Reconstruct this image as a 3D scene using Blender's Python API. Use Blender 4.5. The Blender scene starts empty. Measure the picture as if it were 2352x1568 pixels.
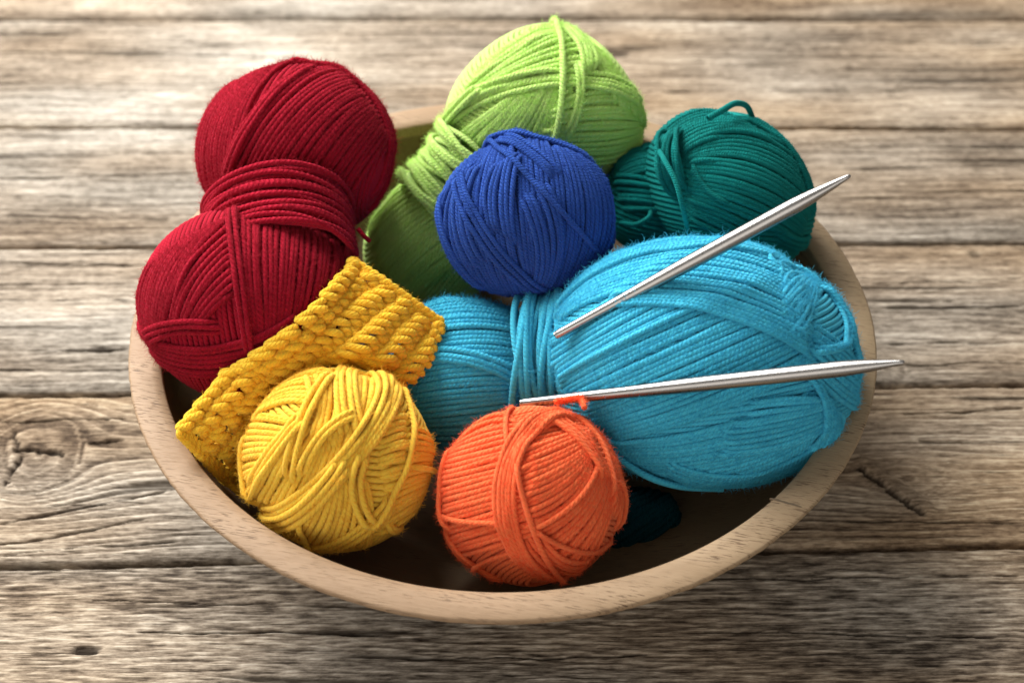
import bpy, math, random
import numpy as np

scene = bpy.context.scene
rng = np.random.default_rng(7)
random.seed(7)

# ------------------------------------------------------------------ camera
PITCH = math.radians(43.93)
FPX = 4378.0                      # focal length in units of a 2352-wide picture
CAM = np.array([0.0, -0.54165, 0.58229])
FW = np.array([0, math.cos(PITCH), -math.sin(PITCH)])
UP = np.array([0, math.sin(PITCH), math.cos(PITCH)])
RT = np.array([1.0, 0, 0])
cd = bpy.data.cameras.new('camera')
cam = bpy.data.objects.new('camera', cd)
scene.collection.objects.link(cam)
cam.location = CAM
cam.rotation_euler = (math.pi / 2 - PITCH, 0, 0)
cd.sensor_width = 36.0
cd.lens = FPX / 2352 * 36.0
cd.clip_start = 0.01
cd.clip_end = 50
cd.dof.use_dof = True
cd.dof.focus_distance = 0.698
cd.dof.aperture_fstop = 9.5
scene.camera = cam

# ------------------------------------------------------------------ world and lamps (indoors, window light from behind left)
world = bpy.data.worlds.new('World')
scene.world = world
world.use_nodes = True
bg = world.node_tree.nodes['Background']
bg.inputs[0].default_value = (1.0, 0.95, 0.89, 1)
bg.inputs[1].default_value = 0.30


def area(name, loc, target, size, power, col):
    l = bpy.data.lights.new(name, 'AREA')
    l.shape = 'RECTANGLE'
    l.size, l.size_y = size
    l.energy = power
    l.color = col
    o = bpy.data.objects.new(name, l)
    scene.collection.objects.link(o)
    o.location = loc
    d = np.array(target, float) - np.array(loc, float)
    from mathutils import Vector
    o.rotation_euler = Vector(d).to_track_quat('-Z', 'Y').to_euler()
    return o


area('window_light', (-0.74, 0.80, 0.98), (-0.08, 0.08, 0.0), (1.2, 1.0), 70.0, (1.0, 0.99, 0.97))
area('front_reflector', (-0.5, -1.5, 0.55), (0.0, -0.02, 0.06), (2.4, 1.0), 13.0, (1.0, 0.95, 0.89))

scene.view_settings.view_transform = 'Standard'
scene.view_settings.look = 'None'
scene.view_settings.gamma = 1.0
scene.view_settings.exposure = 0.0
scene.cycles.max_bounces = 8
scene.cycles.diffuse_bounces = 5


# ------------------------------------------------------------------ helpers
def ray(px, py):
    return FW + RT * (px - 1176) / FPX + UP * (784 - py) / FPX


def at_z(px, py, z):
    d = ray(px, py)
    return CAM + d * (z - CAM[2]) / d[2]


def at_t(px, py, t):
    return CAM + ray(px, py) * t


def unit(v):
    v = np.asarray(v, float)
    return v / np.maximum(np.linalg.norm(v, axis=-1, keepdims=True), 1e-12)


def link(o, parent=None):
    scene.collection.objects.link(o)
    if parent is not None:
        o.parent = parent
    return o


def empty(name, loc, label, cat, group=None):
    o = bpy.data.objects.new(name, None)
    o.empty_display_size = 0.01
    link(o)
    o.location = loc
    o['label'] = label
    o['category'] = cat
    if group:
        o['group'] = group
    return o


class Node:
    """an object and the absolute position of its origin"""
    def __init__(self, o, loc):
        self.o = o
        self.loc = np.asarray(loc, float)


def add_mesh(name, V, F, mat, parent=None, uv=None, smooth=True, origin=(0, 0, 0)):
    base = parent.loc if parent is not None else np.asarray(origin, float)
    V = np.asarray(V, float) - base
    F = np.asarray(F, np.int32)
    me = bpy.data.meshes.new(name)
    k = F.shape[1]
    me.vertices.add(len(V))
    me.vertices.foreach_set('co', V.astype(np.float32).ravel())
    me.loops.add(F.size)
    me.loops.foreach_set('vertex_index', F.ravel())
    me.polygons.add(len(F))
    me.polygons.foreach_set('loop_start', np.arange(0, F.size, k, dtype=np.int32))
    me.polygons.foreach_set('loop_total', np.full(len(F), k, np.int32))
    if smooth:
        me.polygons.foreach_set('use_smooth', np.ones(len(F), bool))
    if uv is not None:
        l = me.uv_layers.new(name='UVMap')
        l.data.foreach_set('uv', np.asarray(uv, np.float32).ravel())
    me.update()
    me.materials.append(mat)
    o = bpy.data.objects.new(name, me)
    scene.collection.objects.link(o)
    if parent is not None:
        o.parent = parent.o
    else:
        o.location = base
    return Node(o, base)


# ---- gradient noise (numpy)
_perm = np.random.default_rng(3).permutation(512).astype(np.int64)
_ga = np.random.default_rng(4).uniform(0, 2 * np.pi, 512)
_gx, _gy = np.cos(_ga), np.sin(_ga)


def noise2(x, y, seed=0):
    x = np.asarray(x, float) + seed * 37.17
    y = np.asarray(y, float) + seed * 11.73
    xi = np.floor(x).astype(np.int64)
    yi = np.floor(y).astype(np.int64)
    xf, yf = x - xi, y - yi
    u = xf * xf * xf * (xf * (xf * 6 - 15) + 10)
    v = yf * yf * yf * (yf * (yf * 6 - 15) + 10)

    def g(ix, iy, dx, dy):
        h = _perm[(_perm[ix & 511] + iy) & 511]
        return _gx[h] * dx + _gy[h] * dy
    a = g(xi, yi, xf, yf)
    b = g(xi + 1, yi, xf - 1, yf)
    c = g(xi, yi + 1, xf, yf - 1)
    d = g(xi + 1, yi + 1, xf - 1, yf - 1)
    return ((a + (b - a) * u) * (1 - v) + (c + (d - c) * u) * v) * 1.5


def fbm(x, y, seed=0, octv=3):
    s, a, f = 0, 1.0, 1.0
    for k in range(octv):
        s = s + a * noise2(x * f, y * f, seed + 5 * k)
        a *= .5
        f *= 2.03
    return s


def sstep(a, b, x):
    t = np.clip((x - a) / (b - a), 0, 1)
    return t * t * (3 - 2 * t)


# ---- tubes
def tube(P, N, r, sides=8, closed=False, caps=True, ply=None):
    """sweep a circle along P with reference normals N; returns V, F, uv (u metres*100, v turns)"""
    P = np.asarray(P, float)
    n = len(P)
    if closed:
        T = unit(np.roll(P, -1, 0) - np.roll(P, 1, 0))
    else:
        T = unit(np.gradient(P, axis=0))
    B = unit(np.cross(T, N))
    M = np.cross(B, T)
    r = np.broadcast_to(np.asarray(r, float), (n,))
    a = np.arange(sides) * 2 * np.pi / sides
    r = r[:, None] * np.ones(sides)
    if ply is not None:
        cnt, pitch, amp = ply
        sl = np.concatenate([[0], np.cumsum(np.linalg.norm(np.diff(P, axis=0), axis=1))])
        r = r * (1 + amp * np.cos(cnt * a[None] + 2 * np.pi * cnt * sl[:, None] / pitch))
    V = P[:, None] + r[:, :, None] * (np.cos(a)[None, :, None] * M[:, None] + np.sin(a)[None, :, None] * B[:, None])
    V = V.reshape(-1, 3)
    seg = np.linalg.norm(np.diff(P, axis=0), axis=1)
    L = np.concatenate([[0], np.cumsum(seg)]) * 100
    m = n if closed else n - 1
    i = np.arange(m)[:, None]
    j = np.arange(sides)[None]
    i2 = (i + 1) % n
    j2 = (j + 1) % sides
    F = np.stack([i * sides + j, i * sides + j2, i2 * sides + j2, i2 * sides + j], -1).reshape(-1, 4)
    Lc = np.concatenate([L, [L[-1] + (np.linalg.norm(P[0] - P[-1]) * 100)]])
    u0 = np.broadcast_to(Lc[:m][:, None], (m, sides))
    u1 = np.broadcast_to(Lc[1:m + 1][:, None], (m, sides))
    v0 = np.broadcast_to(j / sides, (m, sides))
    v1 = v0 + 1 / sides
    uv = np.stack([np.stack([u0, v0], -1), np.stack([u0, v1], -1), np.stack([u1, v1], -1), np.stack([u1, v0], -1)], 2).reshape(-1, 2)
    if caps and not closed:
        nv = len(V)
        V = np.concatenate([V, [P[0] - T[0] * r[0, 0] * .5], [P[-1] + T[-1] * r[-1, 0] * .5]])
        jj = np.arange(sides)
        F0 = np.stack([np.full(sides, nv), (jj + 1) % sides, jj, jj], -1)
        b = (n - 1) * sides
        F1 = np.stack([np.full(sides, nv + 1), b + jj, b + (jj + 1) % sides, b + (jj + 1) % sides], -1)
        # fans stay triangles: give them as degenerate-free tris by pairing later
        tri = (F0[:, :3], F1[:, :3])
        uvt = np.zeros((2 * sides * 3, 2))
        uvt[:] = (L[-1], 0)
        return V, F, uv, np.concatenate(tri), uvt
    return V, F, uv, np.zeros((0, 3), int), np.zeros((0, 2))


class Acc:
    """collects tubes into one mesh"""
    def __init__(self):
        self.V, self.Q, self.uq, self.n = [], [], [], 0

    def add(self, V, F, uv=None):
        self.V.append(V)
        self.Q.append(np.asarray(F) + self.n)
        self.uq.append(np.zeros((F.size, 2)) if uv is None else uv)
        self.n += len(V)

    def tube(self, P, N, r, sides=8, closed=False):
        V, F, uv, _, _ = tube(P, N, r, sides, closed, caps=False)
        self.add(V, F, uv)

    def build(self, name, mat, parent=None, origin=(0, 0, 0)):
        return add_mesh(name, np.concatenate(self.V), np.concatenate(self.Q), mat, parent, np.concatenate(self.uq), origin=origin)


# ------------------------------------------------------------------ materials
def nodes_of(name):
    m = bpy.data.materials.new(name)
    m.use_nodes = True
    nt = m.node_tree
    return m, nt, nt.nodes['Principled BSDF']


def N(nt, typ, **kw):
    n = nt.nodes.new(typ)
    for k, v in kw.items():
        if k == 'ins':
            for a, b in v.items():
                n.inputs[a].default_value = b
        else:
            setattr(n, k, v)
    return n


def math_node(nt, op, a, b=None, clamp=False):
    n = N(nt, 'ShaderNodeMath', operation=op, use_clamp=clamp)
    for i, s in enumerate((a, b)):
        if s is None:
            continue
        if isinstance(s, (int, float)):
            n.inputs[i].default_value = s
        else:
            nt.links.new(s, n.inputs[i])
    return n.outputs[0]


def yarn_mat(name, col, plies=3, pitch=0.55, depth=0.35, sheen=0.18, var=0.2, hue=None):
    """yarn: twisted plies as fine relief, fibre noise, sheen of loose fibres"""
    m, nt, b = nodes_of(name)
    uv = N(nt, 'ShaderNodeUVMap', uv_map='UVMap')
    sep = N(nt, 'ShaderNodeSeparateXYZ')
    nt.links.new(uv.outputs[0], sep.inputs[0])
    u, v = sep.outputs[0], sep.outputs[1]
    ph = math_node(nt, 'ADD', math_node(nt, 'MULTIPLY', u, 1.0 / pitch * plies), math_node(nt, 'MULTIPLY', v, float(plies)))
    s = math_node(nt, 'ABSOLUTE', math_node(nt, 'SINE', math_node(nt, 'MULTIPLY', ph, math.pi)))
    # fibre noise stretched along the ply
    comb = N(nt, 'ShaderNodeCombineXYZ')
    nt.links.new(math_node(nt, 'MULTIPLY', u, 3.0), comb.inputs[0])
    nt.links.new(math_node(nt, 'MULTIPLY', math_node(nt, 'ADD', ph, 0.0), 4.0), comb.inputs[1])
    oi = N(nt, 'ShaderNodeObjectInfo')
    nt.links.new(math_node(nt, 'MULTIPLY', oi.outputs['Random'], 50.0), comb.inputs[2])
    no = N(nt, 'ShaderNodeTexNoise', ins={'Scale': 2.0, 'Detail': 3.0, 'Roughness': 0.7})
    nt.links.new(comb.outputs[0], no.inputs['Vector'])
    h = math_node(nt, 'ADD', s, math_node(nt, 'MULTIPLY', no.outputs['Fac'], 1.1))
    bp = N(nt, 'ShaderNodeBump', ins={'Strength': min(1.0, depth * 2.0), 'Distance': 0.0009})
    nt.links.new(h, bp.inputs['Height'])
    nt.links.new(bp.outputs[0], b.inputs['Normal'])
    # colour: small dye variation between strands and along the yarn
    geo = N(nt, 'ShaderNodeTexCoord')
    n2 = N(nt, 'ShaderNodeTexNoise', ins={'Scale': 220.0, 'Detail': 2.0})
    nt.links.new(geo.outputs['Object'], n2.inputs['Vector'])
    f = math_node(nt, 'ADD', math_node(nt, 'MULTIPLY', oi.outputs['Random'], 0.35), math_node(nt, 'ADD', math_node(nt, 'MULTIPLY', n2.outputs['Fac'], 0.3), math_node(nt, 'MULTIPLY', math_node(nt, 'SUBTRACT', no.outputs['Fac'], 0.3), 0.9)))
    mix = N(nt, 'ShaderNodeMix', data_type='RGBA')
    c = np.array(col)
    lo = np.clip(c * (1 - var), 0, 1)
    hi = np.clip(c * (1 + var) + var * .02, 0, .95)
    mix.inputs['A'].default_value = (*lo, 1)
    mix.inputs['B'].default_value = (*hi, 1)
    nt.links.new(f, mix.inputs['Factor'])
    nt.links.new(mix.outputs['Result'], b.inputs['Base Color'])
    b.inputs['Roughness'].default_value = 0.95
    b.inputs['Specular IOR Level'].default_value = 0.06
    b.inputs['Subsurface Weight'].default_value = 0.28
    b.inputs['Subsurface Radius'].default_value = (1.0, .8, .6)
    b.inputs['Subsurface Scale'].default_value = 0.0009
    b.inputs['Sheen Weight'].default_value = sheen
    b.inputs['Sheen Roughness'].default_value = 0.5
    sc = np.clip(c * .6 + .4 * c.max(), 0, 1)
    b.inputs['Sheen Tint'].default_value = (*sc, 1)
    return m


def fuzz_mat(name, col):
    # thin fibres let part of the light through
    m, nt, b = nodes_of(name)
    nt.nodes.remove(b)
    c = (*np.clip(np.array(col) * 1.05 + .02, 0, .95), 1)
    d = N(nt, 'ShaderNodeBsdfDiffuse')
    d.inputs['Color'].default_value = c
    t = N(nt, 'ShaderNodeBsdfTranslucent')
    t.inputs['Color'].default_value = c
    mx = N(nt, 'ShaderNodeMixShader')
    mx.inputs[0].default_value = .5
    nt.links.new(d.outputs[0], mx.inputs[1])
    nt.links.new(t.outputs[0], mx.inputs[2])
    nt.links.new(mx.outputs[0], nt.nodes['Material Output'].inputs['Surface'])
    return m


def wood_table_mat():
    m, nt, b = nodes_of('weathered_wood')
    at = N(nt, 'ShaderNodeAttribute', attribute_name='tone')
    aw = N(nt, 'ShaderNodeAttribute', attribute_name='warm')
    ak = N(nt, 'ShaderNodeAttribute', attribute_name='dark')
    co = N(nt, 'ShaderNodeTexCoord')
    mp = N(nt, 'ShaderNodeMapping')
    mp.inputs['Scale'].default_value = (55, 1350, 400)
    nt.links.new(co.outputs['Object'], mp.inputs['Vector'])
    n1 = N(nt, 'ShaderNodeTexNoise', ins={'Scale': 1.0, 'Detail': 4.0, 'Roughness': 0.65})
    nt.links.new(mp.outputs[0], n1.inputs['Vector'])
    mp2 = N(nt, 'ShaderNodeMapping')
    mp2.inputs['Scale'].default_value = (210, 640, 400)
    nt.links.new(co.outputs['Object'], mp2.inputs['Vector'])
    n2 = N(nt, 'ShaderNodeTexNoise', ins={'Scale': 1.0, 'Detail': 5.0, 'Roughness': 0.7})
    nt.links.new(mp2.outputs[0], n2.inputs['Vector'])
    t = math_node(nt, 'ADD', at.outputs['Fac'], math_node(nt, 'MULTIPLY', math_node(nt, 'SUBTRACT', n1.outputs['Fac'], 0.5), 1.25))
    t = math_node(nt, 'ADD', t, math_node(nt, 'MULTIPLY', math_node(nt, 'SUBTRACT', n2.outputs['Fac'], 0.5), 1.3), clamp=True)

    def ramp(stops):
        r = N(nt, 'ShaderNodeValToRGB')
        r.color_ramp.elements.remove(r.color_ramp.elements[0])
        e0 = r.color_ramp.elements[0]
        e0.position, e0.color = stops[0][0], (*stops[0][1], 1)
        for p, c in stops[1:]:
            e = r.color_ramp.elements.new(p)
            e.color = (*c, 1)
        nt.links.new(t, r.inputs[0])
        return r.outputs[0]
    grey = ramp([(0.0, (.050, .041, .032)), (0.3, (.160, .136, .108)), (0.55, (.280, .245, .200)), (0.8, (.41, .365, .305)), (1.0, (.55, .50, .43))])
    brown = ramp([(0.0, (.046, .028, .017)), (0.3, (.135, .088, .052)), (0.55, (.24, .165, .10)), (0.8, (.37, .27, .17)), (1.0, (.50, .39, .26))])
    mix = N(nt, 'ShaderNodeMix', data_type='RGBA')
    nt.links.new(aw.outputs['Fac'], mix.inputs['Factor'])
    nt.links.new(grey, mix.inputs['A'])
    nt.links.new(brown, mix.inputs['B'])
    mk = N(nt, 'ShaderNodeMix', data_type='RGBA')
    nt.links.new(ak.outputs['Fac'], mk.inputs['Factor'])
    nt.links.new(mix.outputs['Result'], mk.inputs['A'])
    mk.inputs['B'].default_value = (.022, .015, .010, 1)
    nt.links.new(mk.outputs['Result'], b.inputs['Base Color'])
    b.inputs['Roughness'].default_value = 0.9
    b.inputs['Specular IOR Level'].default_value = 0.12
    # fine dark fissures in the weathered surface
    mp3 = N(nt, 'ShaderNodeMapping')
    mp3.inputs['Scale'].default_value = (48, 720, 400)
    nt.links.new(co.outputs['Object'], mp3.inputs['Vector'])
    n3 = N(nt, 'ShaderNodeTexNoise', ins={'Scale': 1.0, 'Detail': 3.0, 'Roughness': 0.75})
    nt.links.new(mp3.outputs[0], n3.inputs['Vector'])
    fis = N(nt, 'ShaderNodeMapRange', ins={'From Min': 0.56, 'From Max': 0.72})
    nt.links.new(n3.outputs['Fac'], fis.inputs['Value'])
    mf = N(nt, 'ShaderNodeMix', data_type='RGBA')
    nt.links.new(math_node(nt, 'MULTIPLY', fis.outputs[0], 0.75), mf.inputs['Factor'])
    nt.links.new(mk.outputs['Result'], mf.inputs['A'])
    mf.inputs['B'].default_value = (.035, .024, .016, 1)
    nt.links.new(mf.outputs['Result'], b.inputs['Base Color'])
    h = math_node(nt, 'ADD', n1.outputs['Fac'], math_node(nt, 'MULTIPLY', n2.outputs['Fac'], 0.6))
    h = math_node(nt, 'SUBTRACT', h, math_node(nt, 'MULTIPLY', fis.outputs[0], 0.9))
    bp = N(nt, 'ShaderNodeBump', ins={'Strength': 0.55, 'Distance': 0.0007})
    nt.links.new(h, bp.inputs['Height'])
    nt.links.new(bp.outputs[0], b.inputs['Normal'])
    return m


def bowl_mat(name, base, light):
    m, nt, b = nodes_of(name)
    co = N(nt, 'ShaderNodeTexCoord')

    def tex(scale, rot, sc=1.0, det=3.0, rough=.6):
        mp = N(nt, 'ShaderNodeMapping')
        mp.inputs['Scale'].default_value = scale
        rz = N(nt, 'ShaderNodeMapping')
        rz.inputs['Rotation'].default_value = (0, 0, math.radians(rot))
        nt.links.new(co.outputs['Object'], rz.inputs['Vector'])
        nt.links.new(rz.outputs[0], mp.inputs['Vector'])
        n = N(nt, 'ShaderNodeTexNoise', ins={'Scale': sc, 'Detail': det, 'Roughness': rough})
        nt.links.new(mp.outputs[0], n.inputs['Vector'])
        return n.outputs['Fac']
    broad = tex((14, 60, 30), 12, 1.0, 3)
    grain = tex((70, 900, 300), 12, 1.0, 3)
    pores = tex((150, 1900, 500), 12, 1.0, 2)
    stain = tex((22, 30, 22), 0, 1.0, 4)
    mix = N(nt, 'ShaderNodeMix', data_type='RGBA')
    mix.inputs['A'].default_value = (*base, 1)
    mix.inputs['B'].default_value = (*light, 1)
    f = math_node(nt, 'ADD', math_node(nt, 'MULTIPLY', broad, 0.8), math_node(nt, 'MULTIPLY', grain, 0.5))
    f = math_node(nt, 'SUBTRACT', f, 0.2, clamp=True)
    nt.links.new(f, mix.inputs['Factor'])
    # greenish grey weathering towards the right of the rim
    sx = N(nt, 'ShaderNodeSeparateXYZ')
    nt.links.new(co.outputs['Object'], sx.inputs[0])
    g = math_node(nt, 'MULTIPLY', math_node(nt, 'ADD', sx.outputs[0], 0.0), 5.5, clamp=True)
    g = math_node(nt, 'MULTIPLY', g, math_node(nt, 'ADD', math_node(nt, 'MULTIPLY', grain, 0.8), 0.2), clamp=True)
    m2 = N(nt, 'ShaderNodeMix', data_type='RGBA')
    nt.links.new(g, m2.inputs['Factor'])
    nt.links.new(mix.outputs['Result'], m2.inputs['A'])
    m2.inputs['B'].default_value = (.30, .235, .135, 1)
    # pores
    p = N(nt, 'ShaderNodeMapRange', ins={'From Min': 0.565, 'From Max': 0.65})
    nt.links.new(pores, p.inputs['Value'])
    st = N(nt, 'ShaderNodeMapRange', ins={'From Min': 0.56, 'From Max': 0.70})
    nt.links.new(stain, st.inputs['Value'])
    amt = math_node(nt, 'MULTIPLY', p.outputs[0], math_node(nt, 'ADD', math_node(nt, 'MULTIPLY', math_node(nt, 'SUBTRACT', broad, 0.36), 5.0, clamp=True), math_node(nt, 'MULTIPLY', st.outputs[0], 0.5)), clamp=True)
    m3 = N(nt, 'ShaderNodeMix', data_type='RGBA')
    nt.links.new(amt, m3.inputs['Factor'])
    nt.links.new(m2.outputs['Result'], m3.inputs['A'])
    m3.inputs['B'].default_value = (.10, .055, .028, 1)
    nt.links.new(m3.outputs['Result'], b.inputs['Base Color'])
    b.inputs['Roughness'].default_value = 0.6
    b.inputs['Specular IOR Level'].default_value = 0.3
    bp = N(nt, 'ShaderNodeBump', ins={'Strength': 0.35, 'Distance': 0.0004})
    nt.links.new(math_node(nt, 'SUBTRACT', grain, math_node(nt, 'MULTIPLY', p.outputs[0], 0.8)), bp.inputs['Height'])
    nt.links.new(bp.outputs[0], b.inputs['Normal'])
    return m


def steel_mat():
    m, nt, b = nodes_of('polished_steel')
    b.inputs['Base Color'].default_value = (.34, .325, .31, 1)
    b.inputs['Metallic'].default_value = 1.0
    b.inputs['Roughness'].default_value = 0.2
    co = N(nt, 'ShaderNodeTexCoord')
    n = N(nt, 'ShaderNodeTexNoise', ins={'Scale': 900.0, 'Detail': 2.0})
    nt.links.new(co.outputs['Object'], n.inputs['Vector'])
    r = N(nt, 'ShaderNodeMapRange', ins={'To Min': 0.22, 'To Max': 0.36})
    nt.links.new(n.outputs['Fac'], r.inputs['Value'])
    nt.links.new(r.outputs[0], b.inputs['Roughness'])
    return m


WOOD = wood_table_mat()
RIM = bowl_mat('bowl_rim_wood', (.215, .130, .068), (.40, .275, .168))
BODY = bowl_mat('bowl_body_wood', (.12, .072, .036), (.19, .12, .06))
STEEL = steel_mat()
COL = {
    'yellow': (.95, .55, .06), 'orange': (.90, .165, .055), 'turquoise': (.06, .47, .66), 'blue': (.026, .085, .38),
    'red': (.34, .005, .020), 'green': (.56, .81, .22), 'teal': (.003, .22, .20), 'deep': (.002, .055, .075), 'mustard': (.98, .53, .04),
}
YM = {
    'yellow': yarn_mat('yellow_yarn', COL['yellow'], 4, .9, .25),
    'orange': yarn_mat('orange_yarn', COL['orange'], 4, .9, .25),
    'turquoise': yarn_mat('turquoise_yarn', COL['turquoise'], 3, .50, .3),
    'blue': yarn_mat('blue_yarn', COL['blue'], 3, .4, .45),
    'red': yarn_mat('red_yarn', COL['red'], 3, .60, .3),
    'green': yarn_mat('green_yarn', COL['green'], 3, .5, .4),
    'teal': yarn_mat('teal_yarn', COL['teal'], 3, .3, .5),
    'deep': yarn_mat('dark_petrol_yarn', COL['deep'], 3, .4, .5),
    'mustard': yarn_mat('mustard_yarn', COL['mustard'], 5, .7, .28),
}
FM = {k: fuzz_mat(k + '_fibres', v) for k, v in COL.items()}

# ------------------------------------------------------------------ the table of planks
EDGES = [  # left and right picture rows of each plank joint (2352-wide picture)
    (42, 43), (289, 293), (566, 555), (905, 881), (1298, 1250)]


def edge_line(yl, yr):
    a, b = at_z(0, yl, 0), at_z(2352, yr, 0)
    k = (b[1] - a[1]) / (b[0] - a[0])
    return a[1] - k * a[0], k


LINES = [edge_line(*e) for e in EDGES]
PW = 0.0924
LINES = [(LINES[0][0] + PW * i, 0.0) for i in (3, 2, 1)] + LINES + [(LINES[-1][0] - PW * i * 1.0, .004) for i in (1, 2, 3)]
KNOT_L = at_z(85, 1035, 0)
KNOT_R = at_z(2010, 1075, 0)

table = bpy.data.objects.new('table_top', None)
link(table)
table['kind'] = 'structure'
TABLE = Node(table, (0, 0, 0))


CHECKS = [  # picture rows and columns of the splits, and half widths
    (-20, 412, 470, 398, .0005), (-20, 604, 330, 610, .0006), (-20, 655, 320, 652, .0004), (-20, 688, 310, 690, .0006), (60, 808, 300, 800, .0007), (-20, 848, 300, 852, .0005),
    (-20, 968, 300, 962, .0006), (-20, 1208, 260, 1150, .0006), (-20, 1255, 350, 1190, .0006), (260, 1150, 520, 1100, .0004), (0, 1275, 420, 1240, .0004),
    (1930, 388, 2360, 380, .0006), (1930, 455, 2360, 460, .0004), (2000, 652, 2360, 640, .0004), (2020, 708, 2360, 702, .0007), (2030, 790, 2360, 784, .0006), (2010, 838, 2360, 832, .0005),
    (2060, 950, 2360, 940, .0005), (2100, 1010, 2360, 1016, .0004), (1700, 1195, 2360, 1200, .0005), (1500, 1330, 2360, 1322, .0004), (300, 1450, 900, 1455, .0005), (900, 1512, 1500, 1505, .0005),
    (1600, 1450, 2300, 1462, .0005), (200, 1380, 640, 1386, .0004), (-20, 120, 700, 132, .0007), (1480, 210, 2360, 205, .0007), (1500, 90, 2360, 96, .0006), (950, 190, 1050, 192, .0006),
    (-20, 500, 400, 505, .0005), (-20, 350, 430, 352, .0004)]


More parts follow.
